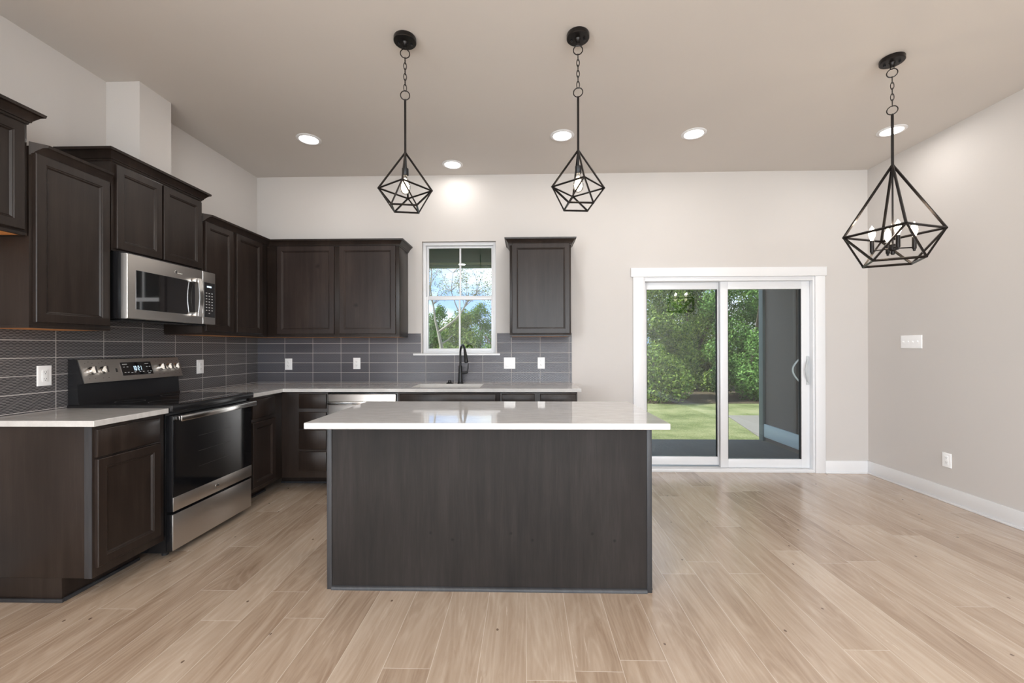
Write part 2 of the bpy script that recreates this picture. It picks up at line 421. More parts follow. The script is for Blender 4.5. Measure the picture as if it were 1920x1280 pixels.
        fs = [(i * k + j, i * k + (j + 1) % k, (i + 1) * k + (j + 1) % k, (i + 1) * k + j) for i in range(n - 1) for j in range(k)]
        fs += [tuple(range(k)), tuple((n - 1) * k + j for j in range(k))]
        return s.add(vs, fs)
    def make(s, name, mat, parent=None, kind=None, label=None, cat=None, group=None, recalc=True):
        me = bpy.data.meshes.new(name); org = root_loc(parent) if parent else Vector((0, 0, 0))
        if parent is None and not kind and s.v:   # a thing that is one mesh: origin at its base
            a = np.array(s.v); org = Vector(((a[:, 0].min() + a[:, 0].max()) / 2, (a[:, 1].min() + a[:, 1].max()) / 2, a[:, 2].min()))
        me.from_pydata([Vector(v) - org for v in s.v], [], s.f); me.polygons.foreach_set('use_smooth', s.smooth)
        if recalc:
            bm = bmesh.new(); bm.from_mesh(me); bmesh.ops.recalc_face_normals(bm, faces=bm.faces[:]); bm.to_mesh(me); bm.free()
        me.set_sharp_from_angle(angle=math.radians(38))
        me.materials.append(M[mat] if isinstance(mat, str) else mat)
        o = bpy.data.objects.new(name, me); COL.objects.link(o)
        if parent: o.parent = parent
        else: o.location = org
        tag(o, label, cat, group, kind)
        return o
    def make_each(s, name, mat, parent):
        """one object per loose piece"""
        par = list(range(len(s.v)))
        def find(i):
            while par[i] != i: par[i] = par[par[i]]; i = par[i]
            return i
        for f in s.f:
            for v in f[1:]: par[find(v)] = find(f[0])
        grp = {}
        for i, f in enumerate(s.f): grp.setdefault(find(f[0]), []).append(i)
        for fs in grp.values():
            m = MB(); ids = sorted({v for i in fs for v in s.f[i]}); mp_ = {v: k for k, v in enumerate(ids)}
            m.v = [s.v[v] for v in ids]; m.f = [tuple(mp_[v] for v in s.f[i]) for i in fs]; m.smooth = [s.smooth[i] for i in fs]
            m.make(name, mat, parent)

def root_loc(o):
    v = Vector((0, 0, 0))
    while o: v += o.location; o = o.parent
    return v
def tag(o, label=None, cat=None, group=None, kind=None):
    for k, v in (('label', label), ('category', cat), ('group', group), ('kind', kind)):
        if v: o[k] = v
    return o
def thing(name, loc, label=None, cat=None, group=None, kind=None):
    o = bpy.data.objects.new(name, None); o.empty_display_size = .1; COL.objects.link(o); o.location = loc
    return tag(o, label, cat, group, kind)

ident = lambda x, y, z: (x, y, z)
PL = lambda a, d, z: (XL + d, a, z)        # left wall frame: a along the wall, d out of the wall
PB = lambda a, d, z: (a, D - d, z)         # back wall frame
PR = lambda a, d, z: (XR - d, a, z)        # right wall frame

# ------------------------------------------------------------------ room shell
WIN = (-1.068, -.304, 1.212, 2.367)
DOOR = (1.195, 2.925, 0.0, 1.985)
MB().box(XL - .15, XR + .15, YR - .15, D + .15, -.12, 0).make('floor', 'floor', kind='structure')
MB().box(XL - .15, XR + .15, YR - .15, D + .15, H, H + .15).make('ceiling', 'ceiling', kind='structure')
MB().cells([YR, FILLWIN_LEFT[0], FILLWIN_LEFT[1], D], [0, .35, 2.65, H], lambda i, j: not (i == 1 and j == 1), XL - .15, XL,
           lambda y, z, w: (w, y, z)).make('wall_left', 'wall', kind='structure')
MB().cells([YR, FILLWIN_RIGHT[0], FILLWIN_RIGHT[1], D], [0, .35, 2.65, H], lambda i, j: not (i == 1 and j == 1), XR, XR + .15,
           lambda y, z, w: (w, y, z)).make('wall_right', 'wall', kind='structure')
w = thing('window_5', (XR + .12, sum(FILLWIN_RIGHT) / 2, .35), kind='structure'); m = MB(); y0, y1 = FILLWIN_RIGHT  # unseen window, added as the opening for the right fill lamp
for a, b, c_, d_ in ((y0, y0 + .06, .35, 2.65), (y1 - .06, y1, .35, 2.65), (y0 + .06, y1 - .06, .35, .41), (y0 + .06, y1 - .06, 2.59, 2.65)):
    m.box(XR + .05, XR + .12, a, b, c_, d_)
m.make('window_frame', 'vinyl', w)
w = thing('window_4', (XL - .12, sum(FILLWIN_LEFT) / 2, .35), kind='structure'); m = MB(); y0, y1 = FILLWIN_LEFT  # unseen window, added as the opening for the left fill lamp
for a, b, c_, d_ in ((y0, y0 + .06, .35, 2.65), (y1 - .06, y1, .35, 2.65), (y0 + .06, y1 - .06, .35, .41), (y0 + .06, y1 - .06, 2.59, 2.65), (-2.425, -2.375, .41, 2.59)):
    m.box(XL - .12, XL - .05, a, b, c_, d_)
m.make('window_frame', 'vinyl', w)
xs = [XL - .15, WIN[0], WIN[1], DOOR[0], DOOR[1], XR + .15]; zs = [0, WIN[2], DOOR[3], WIN[3], H]
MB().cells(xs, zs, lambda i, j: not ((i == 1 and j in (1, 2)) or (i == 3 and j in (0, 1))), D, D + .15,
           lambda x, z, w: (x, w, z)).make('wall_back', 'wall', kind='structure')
rx = [XL - .15, REARWIN[0][0], REARWIN[0][1], REARWIN[1][0], REARWIN[1][1], XR + .15]
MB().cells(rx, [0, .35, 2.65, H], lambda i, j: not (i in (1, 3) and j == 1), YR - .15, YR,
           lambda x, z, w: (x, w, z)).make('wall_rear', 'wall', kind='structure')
for k, (a, b) in enumerate(REARWIN):  # unseen rear windows, placed to keep the fill lamps out of reflections
    w = thing('window_%d' % (k + 2), ((a + b) / 2, YR - .08, .35), kind='structure')
    m = MB(); zc = 1.5
    m.box(a, a + .06, YR - .12, YR - .05, .35, 2.65).box(b - .06, b, YR - .12, YR - .05, .35, 2.65)
    m.box(a + .06, b - .06, YR - .12, YR - .05, .35, .41).box(a + .06, b - .06, YR - .12, YR - .05, 2.59, 2.65)
    m.box(a + .06, b - .06, YR - .11, YR - .06, zc - .025, zc + .025)
    m.box((a + b) / 2 - .025, (a + b) / 2 + .025, YR - .11, YR - .06, .41, 2.59).make('window_frame', 'vinyl', w)
# boxed-in duct chase above the microwave
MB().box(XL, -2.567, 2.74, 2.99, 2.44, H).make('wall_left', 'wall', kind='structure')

# baseboards
bb = lambda m, P, a, b: m.loops(P, a, b, 0, .127, [(0, 0), (0, .012), (.002, .015)])
MB().box(YR, 4.322, 0, .015, 0, .127, .003, P=PR).box(YR, 4.307, .015, .028, 0, .016, .003, P=PR).make('baseboard_right', 'white', kind='structure')
MB().box(3.012, XR - .015, 0, .015, 0, .127, .003, P=PB).box(3.012, XR - .028, .015, .028, 0, .016, .003, P=PB).make('baseboard_back', 'white', kind='structure')
MB().box(.46, 1.095, 0, .015, 0, .127, .003, P=PB).make('baseboard_back_middle', 'white', kind='structure')

# kitchen window
w1 = thing('window_1', ((WIN[0] + WIN[1]) / 2, D, WIN[2]), kind='structure')
x0, x1, z0, z1 = WIN
f = MB(); yf0, yf1 = D + .045, D + .12
f.box(x0, x0 + .03, yf0, yf1, z0, z1, .002).box(x1 - .03, x1, yf0, yf1, z0, z1, .002)
f.box(x0 + .03, x1 - .03, yf0, yf1, z1 - .03, z1, .002).box(x0 + .03, x1 - .03, yf0, yf1, z0, z0 + .02, .002)
f.make('window_frame', 'vinyl', w1)
def sash(name, xa, xb, za, zb, ya, yb, sw, rb, rt, parent, mid=None):
    m = MB(); m.box(xa, xa + sw, ya, yb, za, zb, .002).box(xb - sw, xb, ya, yb, za, zb, .002)
    m.box(xa + sw, xb - sw, ya, yb, za, za + rb, .002).box(xa + sw, xb - sw, ya, yb, zb - rt, zb, .002)
    o = m.make(name, 'vinyl', parent)
    if mid: MB().box(mid - .009, mid + .009, (ya + yb) / 2 - .008, (ya + yb) / 2 + .008, za + rb, zb - rt, .002).make('muntin', 'vinyl', o)
    MB().box(xa + sw, xb - sw, (ya + yb) / 2 - .002, (ya + yb) / 2 + .002, za + rb, zb - rt).make('pane', 'glass', o)
    return o
sash('upper_sash', x0 + .03, x1 - .03, 1.785, z1 - .03, D + .088, D + .115, .022, .030, .020, w1, -.685)
sash('lower_sash', x0 + .03, x1 - .03, z0 + .02, 1.806, D + .055, D + .083, .022, .030, .036, w1, -.688)
MB().box(-1.154, -.26, D - .032, D + .045, 1.192, 1.212, .003).make('sill', 'white', w1)

# sliding patio door
d1 = thing('door_1', ((DOOR[0] + DOOR[1]) / 2, D, 0), kind='structure')
x0, x1, z0, z1 = DOOR
m = MB(); ya, yb = D - .002, D + .15
m.box(x0, x0 + .024, ya, yb, 0, z1, .002).box(x1 - .026, x1, ya, yb, 0, z1, .002).box(x0 + .024, x1 - .026, ya, yb, z1 - .042, z1, .002)
m.box(x0 + .024, x1 - .026, ya - .004, yb, 0, .034, .003).make('door_frame', 'vinyl', d1)
def panel(name, xa, xb, za, zb, ya, yb, gl, gr, gb, gt):
    m = MB(); m.box(xa, gl, ya, yb, za, zb, .003).box(gr, xb, ya, yb, za, zb, .003)
    m.box(gl, gr, ya, yb, za, gb, .003).box(gl, gr, ya, yb, gt, zb, .003)
    o = m.make(name, 'vinyl', d1)
    MB().box(gl, gr, (ya + yb) / 2 - .003, (ya + yb) / 2 + .003, gb, gt).make('pane', 'glass', o)
    MB().box(gl, gl + .006, ya + .006, yb - .004, gb, gt).box(gr - .006, gr, ya + .006, yb - .004, gb, gt).make_each('glazing_seal', 'rubber', o)
    return o
panel('fixed_panel', x0 + .024, 2.03, .05, 1.943, D + .092, D + .13, 1.261, 1.989, .134, 1.870)
sp = panel('sliding_panel', 1.998, 2.897, .036, 1.943, D + .045, D + .085, 2.074, 2.815, .124, 1.863)
hm = MB(); hy = D + .045
hm.tube([(2.884 - .052 * math.sin(math.pi * t / 12), hy - .036 * math.sin(math.pi * t / 12) - .004, .900 + .26 * t / 12) for t in range(13)], .0075, 8)
hm.box(2.862, 2.888, hy - .010, hy, .885, 1.175, .003)
hh = hm.make('door_handle', 'handle_shaded', sp)
MB().tube([(2.828 - .052 * math.sin(math.pi * t / 12), D + .085 + .04 * math.sin(math.pi * t / 12), .905 + .25 * t / 12) for t in range(13)], .008, 8).make('outside_handle', 'vinyl', sp)
# casing round the door
c = MB(); c.box(1.095, 1.200, D - .019, D, 0, 1.985, .002).box(2.915, 3.012, D - .019, D, 0, 1.985, .002)
c.box(1.073, 3.026, D - .024, D, 1.985, 2.076, .002).make('trim_1', 'white', kind='structure')

# ------------------------------------------------------------------ backsplash
tb = [XL + .008, WIN[0] - .012, WIN[1] + .012, .472]
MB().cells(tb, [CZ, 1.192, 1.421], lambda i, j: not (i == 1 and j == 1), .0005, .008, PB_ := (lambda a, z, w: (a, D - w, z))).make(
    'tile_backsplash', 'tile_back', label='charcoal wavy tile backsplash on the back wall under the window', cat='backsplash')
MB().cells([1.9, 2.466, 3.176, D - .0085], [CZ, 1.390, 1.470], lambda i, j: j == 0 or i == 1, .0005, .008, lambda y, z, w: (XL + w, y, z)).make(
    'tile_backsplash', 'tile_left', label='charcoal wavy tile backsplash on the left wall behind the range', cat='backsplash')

# ------------------------------------------------------------------ cabinets
CROWN = [(0, 0), (.004, 0), (.007, .010), (.012, .012), (.014, .020), (.034, .046), (.040, .050), (.046, .052), (.049, .066), (0, .066)]
def crown_prof(z): return [(o, z + h) for o, h in CROWN]

def wall_cabinet(P, a0, a1, z0, z1, doors, label, crown=None, dpt=.305, knot=False, filler=None):
    org = P((a0 + a1) / 2, .15, z0)
    t = thing('wall_cabinet', org, label, 'cabinet')
    m = MB(); m.box(a0, a1, .002, dpt, z0 + .014, z1, .0012, P=P)
    m.box(a0, a0 + .016, .002, dpt, z0, z0 + .014, P=P).box(a1 - .016, a1, .002, dpt, z0, z0 + .014, P=P)
    m.box(a0 + .016, a1 - .016, dpt - .019, dpt, z0, z0 + .014, P=P).make('cabinet_body', 'cab', t)
    MB().box(a0 + .0165, a1 - .0165, .010, dpt - .0195, z0 + .0010, z0 + .0138, P=P).make('underside', 'maple', t).__setitem__('label', 'pale unstained underside')
    for (p, q, r, s_) in doors:
        MB().door(P, p, q, r, s_, dpt + .0005, .0195).make('door', 'cab_knot' if knot else 'cab', t)
    if crown: crown(MB()).make('crown_moulding', 'cab', t)
    return t

XF = XL + .305
zc = 2.252
# over the fridge recess, far left of the picture
wall_cabinet(PL, 1.13, 2.042, 1.835, 2.405, [(1.145, 1.578, 1.858, 2.378), (1.590, 2.020, 1.858, 2.378)],
             'short dark cabinet at the far left edge, hung above the fridge recess',
             lambda m: m.sweep([(XL + .002, 1.13), (XF, 1.13), (XF, 2.042), (XL + .002, 2.042)], crown_prof(2.392), side=1))
wall_cabinet(PL, 2.050, 2.464, 1.376, 2.29, [(2.066, 2.446, 1.405, 2.262)],
             'tall single-door dark wall cabinet left of the microwave',
             lambda m: m.sweep([(XF, 2.050), (XF, 2.464)], crown_prof(2.246), s0=1.0, s1=-.45, side=1))
wall_cabinet(PL, 2.470, 3.172, 1.862, 2.42, [(2.488, 2.806, 1.876, 2.386), (2.820, 3.157, 1.876, 2.386)],
             'raised two-door dark cabinet directly above the microwave',
             lambda m: m.sweep([(XL + .002, 2.470), (XF, 2.470), (XF, 3.172), (XL + .002, 3.172)], crown_prof(2.400), side=1))
wall_cabinet(PL, 3.180, D - .33, 1.376, 2.29, [(3.196, 3.505, 1.405, 2.255), (3.548, 3.897, 1.405, 2.255)],
             'two-door dark wall cabinet between the microwave and the room corner',
             lambda m: m.sweep([(XF, 3.180), (XF, D - .305)], crown_prof(2.246), s0=1.0, s1=-1.0, side=1))
wall_cabinet(PB, XL + .002, -1.212, 1.376, 2.29, [(-2.395, -1.840, 1.405, 2.250), (-1.788, -1.243, 1.405, 2.250)],
             'wide two-door dark wall cabinet in the corner left of the window',
             lambda m: m.sweep([(XF, D - .305), (-1.212, D - .305), (-1.212, D - .002)], crown_prof(2.246), s0=1.0, side=1), knot=True)
wall_cabinet(PB, -.150, .434, 1.376, 2.29, [(-.128, .420, 1.405, 2.262)],
             'single-door dark wall cabinet right of the window',
             lambda m: m.sweep([(-.150, D - .002), (-.150, D - .305), (.434, D - .305), (.434, D - .002)], crown_prof(2.246), side=1))

BD = .622   # base cabinet depth
def base_cabinet(P, a0, a1, doors, drawers, label, toe=.465, end=None, extra=None, toe0=None, toe1=None, hollow=False):
    t = thing('base_cabinet', P((a0 + a1) / 2, .3, 0), label, 'cabinet')
    m = MB()
    if hollow:
        m.box(a0, a0 + .016, .002, BD, .118, .880, P=P).box(a1 - .016, a1, .002, BD, .118, .880, P=P)
        m.box(a0 + .016, a1 - .016, BD - .019, BD, .118, .880, P=P).box(a0 + .016, a1 - .016, .002, BD - .019, .118, .134, P=P)
    else: m.box(a0, a1, .002, BD, .118, .880, .0012, P=P)
    m.box(a0 if toe0 is None else toe0, a1 if toe1 is None else toe1, .002, toe, 0, .118, P=P)
    m.make('cabinet_body', 'cab', t)
    for (p, q, r, s_) in doors: MB().door(P, p, q, r, s_, BD + .0005, .0195).make('door', 'cab', t)
    for (p, q, r, s_) in drawers:
        MB().loops(P, p, q, r, s_, [(0, BD + .0005), (0, BD + .013), (.004, BD + .017), (.009, BD + .018), (.012, BD + .020)]).make('drawer_front', 'cab', t)
    m = MB(); m.box(a0 if toe0 is None else toe0, a1 if toe1 is None else toe1, toe + .0003, toe + .014, 0, .018, .004, P=P)
    if end is not None: m.box(end - .014, end - .0003, .002, toe + .014, 0, .018, .004, P=P)
    m.make('shoe_moulding', 'cab_edge', t)
    if extra: extra(t)
    return t
base_cabinet(PL, 2.058, 2.474, [(2.068, 2.434, .167, .712)], [(2.068, 2.434, .722, .862)],
             'dark base cabinet in the left foreground with one drawer over one door', end=2.058,
             extra=lambda t: MB().box(2.0545, 2.0578, BD - .038, BD, .118, .880, .001, P=PL).make('end_stile', 'cab_edge', t))
base_cabinet(PL, 3.262, D - .625, [(3.275, 3.575, .155, .676)], [(3.275, 3.575, .706, .860)],
             'dark base cabinet between the range and the inside corner')
TB = .40
base_cabinet(PB, XL + .002, -1.757, [], [(-2.012, -1.768, .735, .862), (-2.012, -1.768, .555, .703), (-2.012, -1.768, .372, .545), (-2.012, -1.768, .180, .352)],
             'corner base cabinet with a stack of four slab drawers', toe=TB, toe0=XL + .49)
base_cabinet(PB, -1.132, -.226, [(-1.112, -.690, .150, .712), (-.680, -.250, .150, .712)], [(-1.112, -.262, .735, .864)],
             'dark sink base cabinet under the window', toe=TB, hollow=True)
base_cabinet(PB, -.224, .452, [(-.208, .078, .150, .712), (.128, .438, .150, .712)], [(-.208, .078, .735, .864), (.128, .438, .735, .864)],
             'dark base cabinet with two drawers at the right end of the back run', toe=TB)

# dishwasher
dw = thing('dishwasher', PB(-1.445, .3, 0), 'stainless steel dishwasher in the back run between drawers and sink', 'dishwasher')
MB().box(-1.754, -1.136, .01, .600, .10, .876, .002, P=PB).make('tub_housing', 'black', dw)
MB().box(-1.748, -1.146, .6005, .640, .125, .862, .004, P=PB).make('door', 'steel', dw)
m = MB(); m.box(-1.738, -1.158, .665, .680, .772, .802, .003, P=PB)
for a in (-1.70, -1.19): m.box(a - .012, a + .012, .6405, .6652, .778, .797, .002, P=PB)
m.make('handle', 'chrome', dw)
MB().box(-1.748, -1.146, .40, .470, .002, .098, P=PB).make('toe_panel', 'black', dw)

# worktops
CT = .881
sk = (-1.050, -.415, 3.795, 4.165)
cx = [XL + .001, -2.146, sk[0], sk[1], .485]; cy = [3.250, D - .648, sk[2], sk[3], D - .001]
def inc(i, j):
    if j == 0: return i == 0
    return not (i == 2 and j == 2)
def bevel_obj(o, w=.0025):
    md = o.modifiers.new('edge', 'BEVEL'); md.width = w; md.segments = 2; md.limit_method = 'ANGLE'; md.angle_limit = math.radians(60)
bevel_obj(MB().cells(cx, cy, inc, CT, CZ, ident).make('countertop', 'quartz',
    label='L-shaped white quartz worktop running along the back wall round the sink', cat='worktop'))
bevel_obj(MB().box(XL + .001, -2.146, 2.040, 2.480, CT, CZ).make('countertop', 'quartz',
    label='short white quartz worktop left of the range in the left foreground', cat='worktop'))
# undermount sink
s = thing('kitchen_sink', (-.73, 3.98, .70), 'white undermount sink basin below the kitchen window', 'sink')
m = MB(); a, b, c_, d_ = sk
m.cells([a - .02, a + .004, b - .004, b + .02], [c_ - .02, c_ + .004, d_ - .004, d_ + .02], lambda i, j: not (i == 1 and j == 1), CT - .012, CT - .001, ident)
m.box(a - .008, a + .004, c_ - .008, d_ + .008, .70, CT - .012).box(b - .004, b + .008, c_ - .008, d_ + .008, .70, CT - .012)
m.box(a + .004, b - .004, c_ - .008, c_ + .004, .70, CT - .012).box(a + .004, b - .004, d_ - .004, d_ + .008, .70, CT - .012)
m.box(a + .004, b - .004, c_ + .004, d_ - .004, .70, .712).make('basin', 'porcelain', s)
MB().lathe((-.73, 3.98, .7121), [(.045, 0), (.045, .003), (.03, .004), (.0, .002)], 20).make('drain', 'chrome', s)

# faucet
fx, fy = -.657, 4.225
fa = thing('kitchen_faucet', (fx, fy, CZ), 'matte black gooseneck pull-down faucet behind the sink', 'faucet')
MB().lathe((fx, fy, CZ), [(.030, 0), (.030, .008), (.024, .014), (.021, .05), (.019, .13), (.0165, .17), (.0135, .18), (0, .181)], 20).make('body', 'black_metal', fa)
pts = [(fx, fy, CZ + .178), (fx, fy, CZ + .30)]
for k in range(1, 11):
    t = math.pi * k / 12; pts.append((fx + .040 * (1 - math.cos(t)) * .9, fy - .085 * (1 - math.cos(t)) , CZ + .30 + .085 * math.sin(t)))
MB().tube(pts, .0105, 12).make('spout', 'black_metal', fa)
e = Vector(pts[-1]); dd = (Vector(pts[-1]) - Vector(pts[-2])).normalized(); dd = (dd + Vector((.1, 0, -1.2))).normalized()
MB().tube([e, e + dd * .03, e + dd * .09, e + dd * .125, e + dd * .132], [.012, .014, .018, .021, .017], 14).make('spray_head', 'black_metal', fa)
MB().tube([(fx + .012, fy, CZ + .105), (fx + .055, fy, CZ + .108), (fx + .072, fy, CZ + .112)], [.012, .012, .009], 12).tube(
    [(fx + .070, fy, CZ + .108), (fx + .076, fy, CZ + .15), (fx + .080, fy, CZ + .20)], [.008, .0065, .005], 10).make('lever_handle', 'black_metal', fa)
MB().lathe((-.765, 4.225, CZ), [(.036, 0), (.034, .006), (.018, .012), (.016, .030), (.006, .033), (0, .033)], 20).make('sink_button', 'black_metal',
    label='small round black air button left of the faucet', cat='button')

# ------------------------------------------------------------------ island
isl = thing('kitchen_island', (-.20, 2.49, 0), 'large dark stained island in the middle of the kitchen', 'island')
ix0, ix1, iy0, iy1 = -1.046, .648, 2.200, 2.790
m = MB().box(ix0, ix1, iy0, iy1 - .02, .0, .880); m.make('island_body', 'island', isl)
m = MB(); m.box(ix0 - .004, ix0 + .022, iy0 - .005, iy0 - .0003, 0, .880, .0015).box(ix1 - .022, ix1 + .004, iy0 - .005, iy0 - .0003, 0, .880, .0015)
m.box(ix0 - .004, ix0 - .0003, iy0, iy0 + .022, 0, .880, .001).box(ix1 + .0003, ix1 + .004, iy0, iy0 + .022, 0, .880, .001)
m.make_each('corner_trim', 'cab_edge', isl)
m = MB()
prof = [(0, 0), (.014, 0), (.0135, .007), (.011, .013), (.006, .0175), (0, .019)]
m.sweep([(ix0 + .022, iy0 - .0003), (ix1 - .022, iy0 - .0003)], prof, side=1)
m.sweep([(ix0 - .0003, iy1 - .03), (ix0 - .0003, iy0 + .023)], prof, side=-1)
m.sweep([(ix1 + .0003, iy0 + .023), (ix1 + .0003, iy1 - .03)], prof, side=1).make('shoe_moulding', 'cab_edge', isl)
PI_ = lambda a, d, z: (a, iy1 - .02 + d, z)
for k in range(4):
    a = ix0 + .01 + k * .421
    MB().door(PI_, a + .008, a + .408, .13, .70, .0005).make('door', 'cab', isl)
    MB().loops(PI_, a + .008, a + .408, .72, .862, [(0, .0005), (0, .013), (.004, .017), (.012, .020)]).make('drawer_front', 'cab', isl)
bevel_obj(MB().box(-1.068, .682, 1.998, 2.812, .8805, CZ).make('countertop', 'quartz',
    label='white quartz worktop on the island', cat='worktop'), .004)

# ------------------------------------------------------------------ range
rg = thing('electric_range', (XL + .33, 2.868, 0), 'freestanding stainless and black glass-top electric range on the left wall', 'range')
r0, r1 = 2.494, 3.238
MB().box(r0, r1, .012, .615, .03, .884, .002, P=PL).make('oven_body', 'black', rg)
m = MB()
for a in (r0 + .05, r1 - .05):
    for d_ in (.08, .57): m.lathe(PL(a, d_, 0), [(.018, 0), (.018, .03)], 12)
m.make_each('levelling_foot', 'rubber', rg)
MB().box(2.484, 3.244, .012, .668, .8845, .926, .006, P=PL).make('cooktop_frame', 'black', rg)
ck = MB().box(2.497, 3.231, .100, .655, .9262, .9278, P=PL).make('glass_cooktop', 'black_glass', rg)
m = MB()
for (a, d_, r) in ((2.68, .48, .105), (3.05, .48, .085), (2.68, .22, .075), (3.05, .22, .095)):
    m.ring(PL(a, d_, .9279), r, .0005, axis='Z', seg=40)
m.make_each('burner_ring', 'burner', rg)
# backguard
def prism(m, poly, a0, a1, P):
    k = len(poly); vs = [P(a0, d_, z) for d_, z in poly] + [P(a1, d_, z) for d_, z in poly]
    return m.add(vs, [tuple(range(k)), tuple(range(k, 2 * k))] + [(i, (i + 1) % k, k + (i + 1) % k, k + i) for i in range(k)])
bgd = prism(MB(), [(.012, .9265), (.085, .9265), (.078, .945), (.070, 1.05), (.105, 1.054), (.060, 1.205), (.012, 1.205)], 2.492, 3.238, PL).make('backguard', 'black', rg)
q = MB(); sl0, sl1 = Vector((.105, 1.054)), Vector((.060, 1.205)); dn = Vector((sl1.y - sl0.y, sl0.x - sl1.x)).normalized()
def SP(a, t, off=0.0):   # point on the sloping fascia: a along the wall, t 0..1 up the slope
    p = sl0.lerp(sl1, t) + dn * off; return Vector(PL(a, p.x, p.y))
def plate(m, a0, a1, t0, t1, o0, o1):
    vs = [SP(a, t, o) for o in (o0, o1) for (a, t) in ((a0, t0), (a1, t0), (a1, t1), (a0, t1))]
    return m.add(vs, [(0, 1, 2, 3), (4, 5, 6, 7), (0, 1, 5, 4), (1, 2, 6, 5), (2, 3, 7, 6), (3, 0, 4, 7)])
cp = plate(q, 2.502, 3.236, .02, .97, .0003, .004).make('control_fascia', 'steel', rg)
plate(MB(), 2.755, 2.985, .22, .80, .0042, .0056).make('display_panel', 'black_glass', cp)
def seg_digits(m, txt, a0, t0, w, h, st, off):
    on = {'0': 'abcdef', '1': 'bc', '2': 'abged', '3': 'abgcd', '4': 'fgbc', '5': 'afgcd', '6': 'afgedc', '7': 'abc', '8': 'abcdefg', '9': 'abcfgd'}
    a = a0
    for ch in txt:
        if ch == ':':
            for tt in (.3, .7): plate(m, a, a + st, t0 + h * tt - .012, t0 + h * tt + .012, off, off + .0004)
            a += st * 2.6; continue
        S = {'a': (0, w, h - .022, h), 'g': (0, w, h / 2 - .011, h / 2 + .011), 'd': (0, w, 0, .022),
             'f': (0, st, h / 2, h), 'e': (0, st, 0, h / 2), 'b': (w - st, w, h / 2, h), 'c': (w - st, w, 0, h / 2)}
        for k in on[ch]:
            p = S[k]; plate(m, a + p[0], a + p[1], t0 + p[2], t0 + p[3], off, off + .0004)
        a += w * 1.5
    return m
seg_digits(MB(), '10:21', 2.838, .42, .0105, .20, .0026, .0057).make('clock_digits', 'display', cp)
m = MB(); random.seed(4)
for (a, t, w_) in ((2.768, .70, .035), (2.935, .70, .030), (2.770, .58, .012), (2.795, .58, .012), (2.940, .56, .012), (2.962, .56, .012),
                   (2.770, .34, .012), (2.793, .34, .013), (2.818, .32, .014), (2.843, .34, .012), (2.880, .34, .012), (2.905, .34, .012), (2.940, .34, .012), (2.963, .34, .012), (2.945, .26, .018)):
    plate(m, a, a + w_, t, t + .03, .0057, .0060)
m.make_each('key', 'legend', cp)
m = MB(); plate(m, 2.715, 2.728, .40, .56, .0042, .0046)
for a in (2.555, 2.640, 3.055, 3.125, 3.195):
    for (da, t) in ((-.022, .80), (0, .86), (.022, .80), (-.018, .18), (.018, .18)): plate(m, a + da - .003, a + da + .003, t, t + .018, .0042, .0045)
m.make_each('fascia_marking', 'slot', cp)
kn = None
for a in (2.560, 2.632, 3.060, 3.128, 3.196):
    c0 = SP(a, .50, .004); ax = (SP(a, .5, 1) - SP(a, .5, 0)).normalized()
    k_ = MB().tube([c0, c0 + ax * .006, c0 + ax * .008, c0 + ax * .018, c0 + ax * .020], [.025, .025, .021, .020, .018], 20).make('knob', 'chrome', rg)
    u = (SP(a, .9) - SP(a, .1)).normalized(); w_ = Vector((0, 1, 0))
    mm = MB(); vs = [c0 + ax * h_ + u * su * .021 + w_ * sw * .006 for h_ in (.019, .034) for su, sw in ((-1, -1), (1, -1), (1, 1), (-1, 1))]
    mm.add(vs, [(0, 1, 2, 3), (4, 5, 6, 7), (0, 1, 5, 4), (1, 2, 6, 5), (2, 3, 7, 6), (3, 0, 4, 7)]).make('grip_bar', 'chrome', k_)
# oven door
od = MB().box(2.497, 3.231, .6155, .655, .278, .862, .004, P=PL).make('oven_door', 'black', rg)
MB().box(2.503, 3.228, .6552, .6575, .366, .850, P=PL).make('door_glass', 'oven_glass', od)
MB().box(2.500, 3.230, .6552, .659, .279, .364, .002, P=PL).make('lower_door_band', 'steel', od)
m = MB()
for z in (.50, .60, .70): m.box(2.70, 3.00, .65755, .65790, z, z + .0018, P=PL)
m.make_each('oven_rack', 'slot', od)
m = MB().lathe(PL(2.865, .659, .321), [(.017, 0), (.017, .0015), (.014, .002), (0, .002)], 24, axis='X').make('round_emblem', 'chrome', od)
m = MB(); m.box(2.510, 3.226, .690, .704, .826, .862, .004, P=PL)
for a in (2.525, 3.200): m.box(a - .014, a + .014, .6577, .6905, .832, .858, .003, P=PL)
m.make('oven_handle', 'chrome', od)
MB().box(2.497, 3.231, .6155, .650, .040, .262, .003, P=PL).make('drawer_side', 'black', rg)
MB().box(2.500, 3.230, .6502, .656, .042, .260, .003, P=PL).make('storage_drawer', 'steel', rg)

# ------------------------------------------------------------------ microwave
mw = thing('microwave', (XL + .2, 2.83, 1.44), 'stainless over-the-range microwave below the raised cabinet', 'microwave')
w0, w1_ = 2.474, 3.196
MB().box(w0 + .004, w1_ - .004, .010, .360, 1.452, 1.860, .003, P=PL).make('microwave_body', 'black', mw)
MB().box(w0 + .03, w1_ - .03, .20, .34, 1.441, 1.4518, .004, P=PL).make('vent_grille', 'black', mw)
m = MB(); DF0, DF1 = .3605, .400
dr = MB().loops(PL, w0, 3.064, 1.452, 1.846, [(0, DF0), (0, DF1 - .006), (.003, DF1 - .001), (.008, DF1)]).make('microwave_door', 'steel', mw)
MB().box(2.530, 2.990, DF1 + .0002, DF1 + .002, 1.512, 1.752, P=PL).make('door_window', 'black_glass', dr)
pn = MB().loops(PL, 3.068, w1_, 1.452, 1.846, [(0, DF0), (0, DF1 - .006), (.003, DF1 - .001), (.008, DF1)]).make('side_panel', 'steel', mw)
